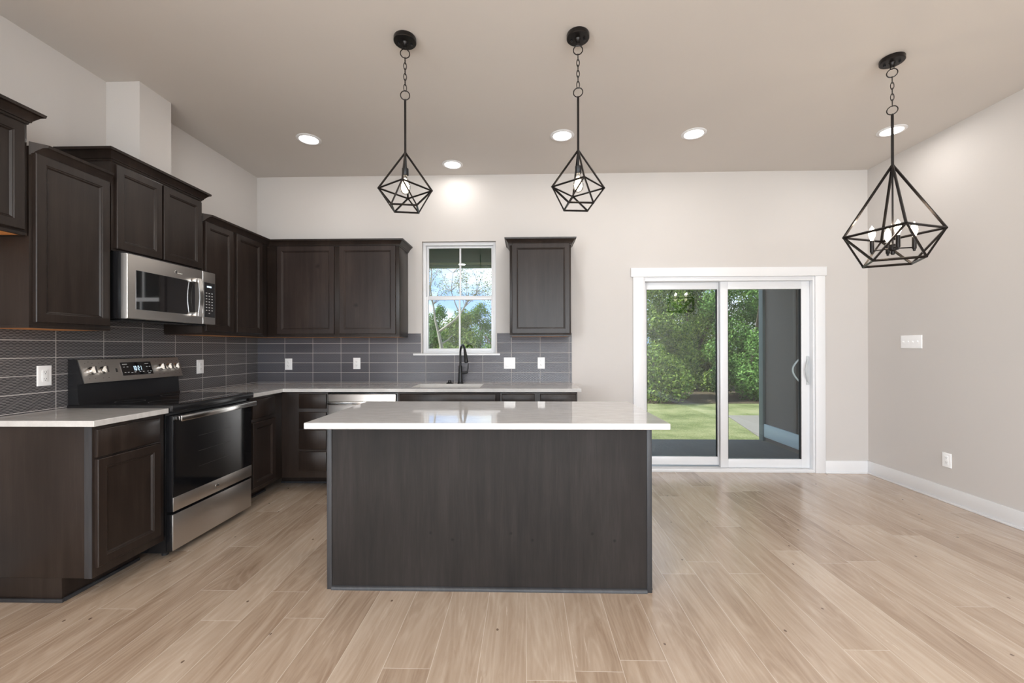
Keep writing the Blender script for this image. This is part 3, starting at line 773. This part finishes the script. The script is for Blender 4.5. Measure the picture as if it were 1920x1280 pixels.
kp = MB().box(3.078, 3.186, DF1 + .0002, DF1 + .002, 1.505, 1.765, P=PL).make('keypad', 'black_glass', pn)
m = MB()
for i in range(8):
    for j in range(3):
        if i == 7 and j != 1: continue
        a, z = 3.094 + j * .028, 1.682 - i * .0215
        m.box(a, a + .013, DF1 + .0021, DF1 + .0024, z, z + .006, P=PL)
m.make_each('key', 'legend', kp)
MB().box(3.105, 3.150, DF1 + .0021, DF1 + .0024, 1.728, 1.740, P=PL).make('clock_display', 'display', kp)
em = MB().lathe(PL(2.83, DF1, 1.795), [(.013, 0), (.013, .0012), (.0115, .0016), (.0115, .0008), (0, .0008)], 24, axis='X')
for k in range(3): em.ring(PL(2.845 + .013 * k, DF1 + .001, 1.788), .005, .0008, seg=14, rot=math.pi / 2)
em.make('brand_emblem', 'chrome', dr)
hd = MB(); a = 2.990
prev = None; vs = []; K = 12
for k in range(K + 1):
    z = 1.500 + .276 * k / K; bow = DF1 + .034 + .016 * math.sin(math.pi * k / K)
    vs += [PL(a - .012, bow - .006, z), PL(a - .012, bow, z), PL(a + .014, bow + .006, z), PL(a + .022, bow, z), PL(a + .022, bow - .006, z)]
fs = [(5 * k + q, 5 * k + (q + 1) % 5, 5 * k + 5 + (q + 1) % 5, 5 * k + 5 + q) for k in range(K) for q in range(5)] + [tuple(range(5)), tuple(5 * K + q for q in range(5))]
hd.add(vs, fs, True)
for z in (1.500, 1.746): hd.box(a - .030, a + .022, DF1 + .001, DF1 + .034, z, z + .030, .005, P=PL)
hd.make('door_handle', 'chrome', dr)

# ------------------------------------------------------------------ outlets and switches
def plate_thing(name, P, a, z, w, h, label, cat, kind, group=None):
    d0 = .0083 if kind != 'wall' and P is not PR else 0.0003
    t = thing(name, P(a, d0, z - h / 2), label, cat, group)
    MB().loops(P, a - w / 2, a + w / 2, z - h / 2, z + h / 2, [(0, d0), (0, d0 + .003), (.003, d0 + .006), (.006, d0 + .0065)]).make('cover_plate', 'plate', t)
    return t, d0
def outlet(P, a, z, label, k='tile'):
    t, d0 = plate_thing('wall_outlet', P, a, z, .074, .117, label, 'outlet', k)
    MB().box(a - .0165, a + .0165, d0 + .0066, d0 + .0085, z - .034, z + .034, .0006, P=P).make('receptacle', 'plate', t)
    m = MB()
    for s_ in (-.019, .019):
        m.box(a - .008, a - .006, d0 + .0086, d0 + .0088, z + s_ - .001, z + s_ + .008, P=P).box(a + .005, a + .007, d0 + .0086, d0 + .0088, z + s_ - .001, z + s_ + .006, P=P)
        m.box(a - .002, a + .002, d0 + .0086, d0 + .0088, z + s_ - .009, z + s_ - .005, P=P)
    m.make_each('slot', 'slot', t)
outlet(PL, 2.368, 1.114, 'white duplex outlet on the left wall tiles in the foreground, left of the range')
outlet(PL, 3.535, 1.114, 'white duplex outlet on the left wall tiles, right of the range')
outlet(PB, -2.460, 1.104, 'white outlet nearest the corner on the back wall tiles')
outlet(PB, -1.745, 1.110, 'white outlet midway between the corner and the window on the back wall tiles')
outlet(PB, .160, 1.112, 'white outlet under the right wall cabinet, rightmost on the back wall tiles')
outlet(PR, 3.530, .342, 'white outlet low on the right wall above the baseboard')
t, d0 = plate_thing('switch_plate', PB, -.164, 1.111, .118, .117, 'wide white double switch plate right of the faucet on the tiles', 'switch', 'tile')
for s_ in (-.023, .023):
    MB().box(-.164 + s_ - .0165, -.164 + s_ + .0165, d0 + .0066, d0 + .0085, 1.077, 1.145, .0008, P=PB).make('rocker_switch', 'plate', t)
t, d0 = plate_thing('switch_plate', PR, 3.845, 1.313, .208, .117, 'white four-gang toggle switch plate on the right wall', 'switch', 'wall')
for k in range(4):
    a = 3.845 + (k - 1.5) * .046
    MB().box(a - .005, a + .005, d0 + .0066, d0 + .0075, 1.300, 1.326, P=PR).tube([PR(a, d0 + .007, 1.313), PR(a, d0 + .018, 1.319)], [.0045, .0035], 8).make('toggle', 'plate', t)

# ------------------------------------------------------------------ ceiling lights
def downlight(x, y, label, w=DOWN_W, grp=None):
    t = thing('recessed_light', (x, y, H), label, 'ceiling light', grp)
    MB().lathe((x, y, H), [(.100, -.0004), (.100, -.003), (.094, -.007), (.078, -.008), (.074, -.003), (.074, -.0005)], 40).make('trim_ring', 'white', t)
    MB().lathe((x, y, H), [(.0735, -.0032), (.06, -.0042), (0, -.0048)], 40).make('light_lens', 'lens', t)
    light('lamp_glow', 'AREA', (x, y, H - .012), w, (1, .97, .93), size=.14, parent=t, spread=math.radians(180))
downlight(-1.842, 3.541, 'leftmost recessed ceiling light, above the range side of the kitchen')
downlight(-.705, 4.070, 'recessed ceiling light closest to the back wall, above the window', 2.2)
downlight(.312, 3.541, 'recessed ceiling light just left of the right island pendant rod')
downlight(1.407, 3.543, 'recessed ceiling light midway between the right island pendant and the chandelier')
downlight(3.02, 3.541, 'recessed ceiling light behind the chandelier rod near the right wall', 3.5)
for x, y in ((-1.35, -.08), (1.6, -.08), (-1.35, -2.4), (1.6, -2.4)):  # first one read off a window reflection, the others added for light
    downlight(x, y, 'unseen recessed ceiling light in the room behind the camera', 20, grp='ceiling lights behind the camera')

# ------------------------------------------------------------------ pendants
def square(cx_, cy_, z, R, ph): return [Vector((cx_ + R * math.cos(math.radians(ph + 90 * k)), cy_ + R * math.sin(math.radians(ph + 90 * k)), z)) for k in range(4)]
def canopy_chain(t, x, y, zrod, rot):
    MB().lathe((x, y, H), [(.062, -.0004), (.064, -.004), (.064, -.024), (.061, -.027), (.018, -.028), (.012, -.038), (.012, -.052), (0, -.053)], 32).make('ceiling_canopy', 'bronze', t)
    sc_ = MB()
    for s_ in (-1, 1):
        c = (x + s_ * .036 * math.cos(rot), y + s_ * .036 * math.sin(rot), H - .0275); sc_.lathe(c, [(.006, 0), (.006, -.010), (.003, -.012), (0, -.012)], 10)
    sc_.make_each('canopy_screw', 'black', t)
    z = H - .052
    m = MB(); m.ring((x, y, z - .006), .009, .0025, rot=rot, seg=14)
    m.ring((x, y, z - .038), .026, .0030, rot=rot)
    za, zb = z - .064, zrod + .058
    n = max(3, int(round((za - zb) / .033))); st = (za - zb) / n
    for k in range(n):
        c = (x, y, za - st * (k + .5)); m.ring(c, .0085, .0022, rot=rot + (math.pi / 2.2 if k % 2 == 0 else .15), seg=16, sy=(st / 2 + .005) / .0085)
    m.ring((x, y, zrod + .030), .026, .0030, rot=rot - .1)
    m.ring((x, y, zrod + .002), .006, .0022, rot=rot + 1.5, seg=12)
    m.make_each('chain_link', 'bronze', t)

def cage(t, apex, top, bot, r, links):
    m = MB(); sg = 4
    for v in top: m.tube([apex, v], r, sg)
    for i in range(4): m.tube([top[i], top[(i + 1) % 4]], r, sg)
    for i in range(4): m.tube([bot[i], bot[(i + 1) % 4]], r, sg)
    for i, j in links: m.tube([top[i], bot[j]], r, sg)
    for v in list(top) + list(bot): m.lathe(v, [(0, -r * 1.05), (r, -r * .5), (r, r * .5), (0, r * 1.05)], 6)
    return m.make('wire_cage', 'bronze', t)

def pendant(x, y, ph, label, crot):
    t = thing('pendant_light', (x, y, H), label, 'pendant light', 'cage pendants over the island')
    canopy_chain(t, x, y, 2.690, crot)
    MB().tube([(x, y, 2.690), (x, y, 2.385)], .0065, 12).make('rod', 'bronze', t)
    ap = Vector((x, y, 2.392)); top = square(x, y, 2.180, .150, ph); bot = square(x, y, 2.070, .098, ph + 45)
    cage(t, ap, top, bot, .0056, [(i, j) for i in range(4) for j in (i, (i + 3) % 4)])
    so = MB().tube([(x, y, 2.388), (x, y, 2.30)], .006, 10).lathe((x, y, 0), [(.008, 2.302), (.019, 2.298), (.019, 2.262), (.016, 2.258), (0, 2.258)], 20).make('lamp_socket', 'black_metal', t)
    b = MB().lathe((x, y, 0), [(.0125, 2.2575), (.013, 2.245), (.020, 2.228), (.028, 2.205), (.030, 2.188), (.026, 2.168), (.015, 2.156), (0, 2.152)], 24).make('light_bulb', 'bulb_glass', t)
    MB().lathe((x, y, 0), [(.006, 2.243), (.012, 2.228), (.021, 2.206), (.023, 2.190), (.019, 2.172), (.009, 2.161), (0, 2.158)], 20).make('filament', 'filament', b)
    light('bulb_glow', 'POINT', (x, y, 2.205), 2, (1, .80, .60), size=.02, parent=t)
pendant(-.688, 2.400, 10, 'black geometric cage pendant over the left half of the island', .25)
pendant(.302, 2.400, 5, 'black geometric cage pendant over the right half of the island', -.1)

x, y = 2.268, 2.655
ch = thing('chandelier', (x, y, H), 'large black geometric cage chandelier with four candle bulbs at the right', 'chandelier')
canopy_chain(ch, x, y, 2.700, -.62)
MB().tube([(x, y, 2.700), (x, y, 2.385)], .0075, 12).make('rod', 'bronze', ch)
ap = Vector((x, y, 2.392)); ph = 63
top = square(x, y, 1.972, .243, ph); bot = square(x, y, 1.792, .170, ph + 45)
cage(ch, ap, top, bot, .0076, [(i, j) for i in range(4) for j in (i, (i + 3) % 4)])
hb = MB().tube([(x, y, 2.39), (x, y, 1.90)], .005, 10).lathe((x, y, 0), [(.008, 1.905), (.020, 1.900), (.022, 1.880), (.022, 1.866), (.010, 1.860), (.012, 1.848), (.008, 1.838), (0, 1.836)], 20).make('centre_hub', 'bronze', ch)
for k in range(4):
    a = math.radians(ph + 90 * k); px, py = x + .100 * math.cos(a), y + .100 * math.sin(a)
    c = MB().tube([(x + .015 * math.cos(a), y + .015 * math.sin(a), 1.876), (px, py, 1.872)], .0042, 8)
    c.lathe((px, py, 0), [(.004, 1.850), (.007, 1.853), (.007, 1.862), (.011, 1.864), (.0112, 1.935), (0, 1.936)], 16).make('candle_arm', 'bronze', ch)
    MB().lathe((px, py, 0), [(.008, 1.9365), (.009, 1.945), (.016, 1.962), (.0185, 1.980), (.014, 2.003), (.006, 2.020), (0, 2.030)], 20).make('candle_bulb', 'bulb_lit', ch)
    light('bulb_glow', 'POINT', (px + .001, py, 1.985), 1.1, (1, .80, .60), size=.015, parent=ch).location.z += .055

# ------------------------------------------------------------------ outdoors
GZ = -.15
MB().box(-5.0, 3.44, D + .151, 6.23, GZ - .1, -.08).make('patio_slab', 'concrete', kind='structure')
MB().box(-60, 60, 6.235, 10.7, GZ - .25, GZ).make('lawn', 'grass', kind='structure')
MB().box(-60, 60, 10.7, 80, GZ - .25, GZ + .01).make('woodland_floor', 'leaf_litter', kind='structure')
MB().box(-60, -5.005, -30, 6.23, GZ - .25, GZ).make('lawn', 'grass', kind='structure')
MB().box(3.62, 60, -30, 6.23, GZ - .25, GZ).make('lawn', 'grass', kind='structure')
MB().box(-5, 3.6, -30, YR - .2, GZ - .25, GZ).make('lawn', 'grass', kind='structure')
m = MB(); gp = [(3.62, 6.5), (9, 6.5), (9, 8.8), (4.15, 8.8)]
m.add([(a, b, GZ + h_) for h_ in (.001, .012) for a, b in gp], [(0, 1, 2, 3), (4, 5, 6, 7), (0, 1, 5, 4), (1, 2, 6, 5), (2, 3, 7, 6), (3, 0, 4, 7)]).make('gravel_path', 'gravel', kind='structure')
# patio side wall, beam and roof
pw = thing('patio_wall', (3.52, 5.35, -.08), kind='structure')
MB().box(3.445, 3.60, D + .152, 6.20, -.08, 2.75).make('siding_panel', 'siding', pw)
m = MB()
for yy in (4.62, 5.02, 5.42): m.box(3.425, 3.4448, yy, yy + .06, .17, 2.75, .002)
m.make_each('batten', 'siding', pw)
MB().box(3.418, 3.4448, D + .153, 6.13, -.02, .165, .003).make('base_board', 'pale_blue_trim', pw)
MB().box(3.410, 3.62, 6.14, 6.245, -.08, 2.75, .003).make('corner_board', 'corner_trim', pw)
pr = thing('patio_roof', (-.7, 5.3, 2.7), kind='structure')
MB().box(-5.0, 3.60, D + .152, 6.10, 2.78, 2.90).make('patio_ceiling', 'soffit', pr)
MB().box(-5.0, 3.60, 6.0, 6.14, 2.43, 2.779).make('beam', 'soffit', pr)
MB().box(-5.0, 3.60, 5.985, 5.999, 2.455, 2.485).make('beam_bead', 'soffit_light', pr)
MB().box(XL - .6, XR + .6, YR - .6, 6.35, 3.22, 3.32).make('house_roof', 'siding', kind='structure')

def leaf_mesh(clusters, n, size, seed, squash=1.0):
    """leaf-shaped folded quads scattered through blobs (cx, cy, cz, r)"""
    rg_ = np.random.default_rng(seed); cl = np.array(clusters, float)
    wgt = cl[:, 3] ** 2; idx = rg_.choice(len(cl), n, p=wgt / wgt.sum())
    d = rg_.normal(size=(n, 3)); d /= np.linalg.norm(d, axis=1)[:, None]
    rad = cl[idx, 3] * rg_.uniform(.45, 1.05, n)
    c = cl[idx, :3] + d * rad[:, None] * np.array([1, 1, squash])
    nr = d + rg_.normal(size=(n, 3)) * .7; nr /= np.linalg.norm(nr, axis=1)[:, None]
    t = np.cross(nr, rg_.normal(size=(n, 3))); t /= np.linalg.norm(t, axis=1)[:, None]
    b = np.cross(nr, t); s_ = size * rg_.uniform(.6, 1.4, n)[:, None]
    v = np.stack([c - t * s_, c + b * s_ * .45 + nr * s_ * .12, c + t * s_, c - b * s_ * .45 + nr * s_ * .12], 1).reshape(-1, 3)
    return v, [(4 * i, 4 * i + 1, 4 * i + 2, 4 * i + 3) for i in range(n)]

def branchy(m, base, height, spread, r, seed, levels=3):
    rn = random.Random(seed); tips = []
    def grow(p, d, ln, rad, lv):
        pts = [p]; q = Vector(p); dv = Vector(d).normalized()
        for k in range(4):
            dv = (dv + Vector((rn.uniform(-.18, .18), rn.uniform(-.18, .18), rn.uniform(-.05, .12)))).normalized(); q = q + dv * ln / 4; pts.append(q.copy())
        m.tube(pts, [rad * (1 - .14 * k) for k in range(5)], 6 if lv > 1 else 8)
        if lv >= levels: tips.append(q); return
        for k in range(rn.choice((2, 3, 3))):
            s_ = pts[rn.choice((2, 3, 4))]
            nd = (dv + Vector((rn.uniform(-1, 1), rn.uniform(-1, 1), rn.uniform(-.1, .7))) * spread).normalized()
            grow(s_, nd, ln * rn.uniform(.55, .8), rad * .5, lv + 1)
            tips.append(s_)
    grow(Vector(base), (0, 0, 1), height, r, 0)
    return tips

def tree(x, y, h, w, leafmat, label, seed, n=9000, bl=1.0, size=.055, z0=.12, group='trees beyond the lawn'):
    t = thing('tree', (x, y, GZ), label, 'tree', group)
    rn = random.Random(seed); m = MB()
    tips = branchy(m, (x, y, GZ), h * .38, .8, .09, seed, 2); m.make('trunk', 'bark', t)
    cl = []
    for k in range(int(18 + 14 * h)):
        f = rn.random() ** 1.25; z = z0 + (h - z0) * f
        rr = w * (1.05 - .75 * f ** 1.6) * math.sqrt(rn.random()); a = rn.uniform(0, 6.283)
        cl.append((x + rr * math.cos(a), y + rr * math.sin(a), z, bl * rn.uniform(.22, .48) * (1.1 - .4 * f)))
    v, f = leaf_mesh(cl, n, size, seed)
    mb = MB(); mb.v = [tuple(q) for q in v]; mb.f = f; mb.smooth = [False] * len(f)
    mb.make('foliage', leafmat, t, recalc=False)
    return t
rn = random.Random(11)
# (x, y, height, half width, foliage, kind)
TR = [(3.55, 11.7, 3.5, .95, 'leaf_cedar', 'rounded cedar seen at the left edge of the patio door'),
      (6.15, 11.9, 6.0, 1.0, 'leaf_oak', 'bright green oak behind the sliding patio door pane'),
      (8.8, 11.9, 5.8, 1.0, 'leaf_oak', 'oak beyond the lawn hidden by the patio side wall'),
      (5.6, 14.6, 7.2, 1.0, 'leaf_cedar', 'tall dark cedar behind the middle of the fixed patio door pane'),
      (8.4, 14.7, 7.0, 1.0, 'leaf_cedar', 'tall cedar behind the bright oak at the sliding pane'),
      (2.1, 16.2, 3.4, .8, 'leaf_cedar', 'low cedar in the second row left of the patio door view'),
      (4.2, 17.6, 5.0, .9, 'leaf_cedar', 'cedar in the third row at the left of the patio door view'),
      (7.2, 17.5, 8.0, 1.0, 'leaf_cedar', 'tallest cedar in the third row behind the patio door'),
      (10.2, 17.5, 8.0, 1.0, 'leaf_cedar', 'tall cedar in the third row far right'),
      (-4.0, 11.8, 2.15, .58, 'leaf_oak', 'green bush tree at the lower left of the kitchen window'),
      (-1.88, 11.8, 2.12, .60, 'leaf_cedar', 'dark bush tree low in the centre of the kitchen window'),
      (.25, 11.8, 2.3, .58, 'leaf_oak', 'green bush tree just right of the kitchen window view'),
      (1.35, 12.9, 2.9, .35, 'leaf_oak', 'bush tree between the kitchen window and patio door views'),
      (-3.0, 14.3, 2.7, .62, 'leaf_oak', 'taller bush tree in the second row at the left of the kitchen window'),
      (-.80, 14.3, 2.75, .62, 'leaf_oak', 'taller bush tree in the second row at the right of the kitchen window'),
      (-5.3, 14.3, 3.2, .6, 'leaf_cedar', 'cedar beyond the lawn left of the kitchen window view'),
      (-4.5, 17.2, 3.1, .8, 'leaf_cedar', 'back-row cedar at the left of the kitchen window'),
      (-1.9, 17.2, 3.0, .8, 'leaf_oak', 'back-row bush tree behind the middle of the kitchen window')]
for i, (x, y, h, w, lm, lb) in enumerate(TR):
    tree(x, y, h, w, lm, lb, 100 + i, bl=.85 if h < 3 else 1.0, n=(70000 if h > 7 else 52000) if h > 5 else (28000 if h < 3.15 else 36000), size=.034 if h < 3.15 else .038)
# pale-limbed nearly bare tree outside the kitchen window
bt = thing('tree', (-1.62, 8.0, GZ), 'pale-limbed sparse tree right outside the kitchen window', 'tree', 'trees beyond the lawn')
m = MB()
def limb(pts, r0_, r1__):
    n = len(pts); m.tube(pts, [r0_ + (r1__ - r0_) * k / (n - 1) for k in range(n)], 8)
limb([(-1.60, 8, GZ), (-1.63, 8, .7), (-1.60, 8, 1.25), (-1.665, 8, 1.58)], 0.0527, 0.0300)
limb([(-1.665, 8, 1.56), (-1.72, 8, 1.78), (-1.76, 8.02, 2.05), (-1.83, 8.05, 2.4), (-1.80, 8.05, 2.75), (-1.9, 8.1, 3.2)], 0.0248, 0.0072)
limb([(-1.665, 8, 1.57), (-1.50, 7.97, 1.68), (-1.33, 7.95, 1.80), (-1.20, 7.95, 1.96), (-1.10, 7.95, 2.15), (-.95, 7.9, 2.28)], 0.0260, 0.0090)
limb([(-1.24, 7.95, 1.90), (-1.33, 7.98, 2.10), (-1.42, 8, 2.35), (-1.38, 8, 2.7)], 0.0136, 0.0048)
limb([(-1.60, 8, 1.20), (-1.75, 8, 1.05), (-1.95, 8, 1.0)], 0.0136, 0.0060)
limb([(-1.60, 8, 1.35), (-1.48, 8, 1.42), (-1.40, 8, 1.50)], 0.0155, 0.0072)
random.seed(8)
tips = []
for (sx_, sz) in ((-1.83, 2.4), (-1.80, 2.75), (-1.76, 2.1), (-1.42, 2.35), (-1.38, 2.7), (-.95, 2.28), (-1.1, 2.15), (-1.15, 2.05)):
    for k in range(5):
        p = Vector((sx_, 8, sz)); dv = Vector((random.uniform(-1, 1), random.uniform(-.5, .5), random.uniform(.1, 1))).normalized(); pts = [p]
        for q in range(4): dv = (dv + Vector((random.uniform(-.4, .4), random.uniform(-.2, .2), random.uniform(-.3, .4)))).normalized(); p = p + dv * .13; pts.append(p)
        m.tube(pts, [.007, .006, .0045, .0035, .002], 5); tips += pts[2:]
m.make('trunk', 'bark_pale', bt)
v, f = leaf_mesh([(p.x, p.y, p.z, .11) for p in tips], 2000, .017, 5)
mb = MB(); mb.v = [tuple(q) for q in v]; mb.f = f; mb.smooth = [False] * len(f); mb.make('foliage', 'leaf_pale', bt, recalc=False)
tree(-.42, 9.3, 3.1, .40, 'leaf_pale', 'slender young tree at the right side of the kitchen window', 77, n=1500, size=.02, z0=2.1)
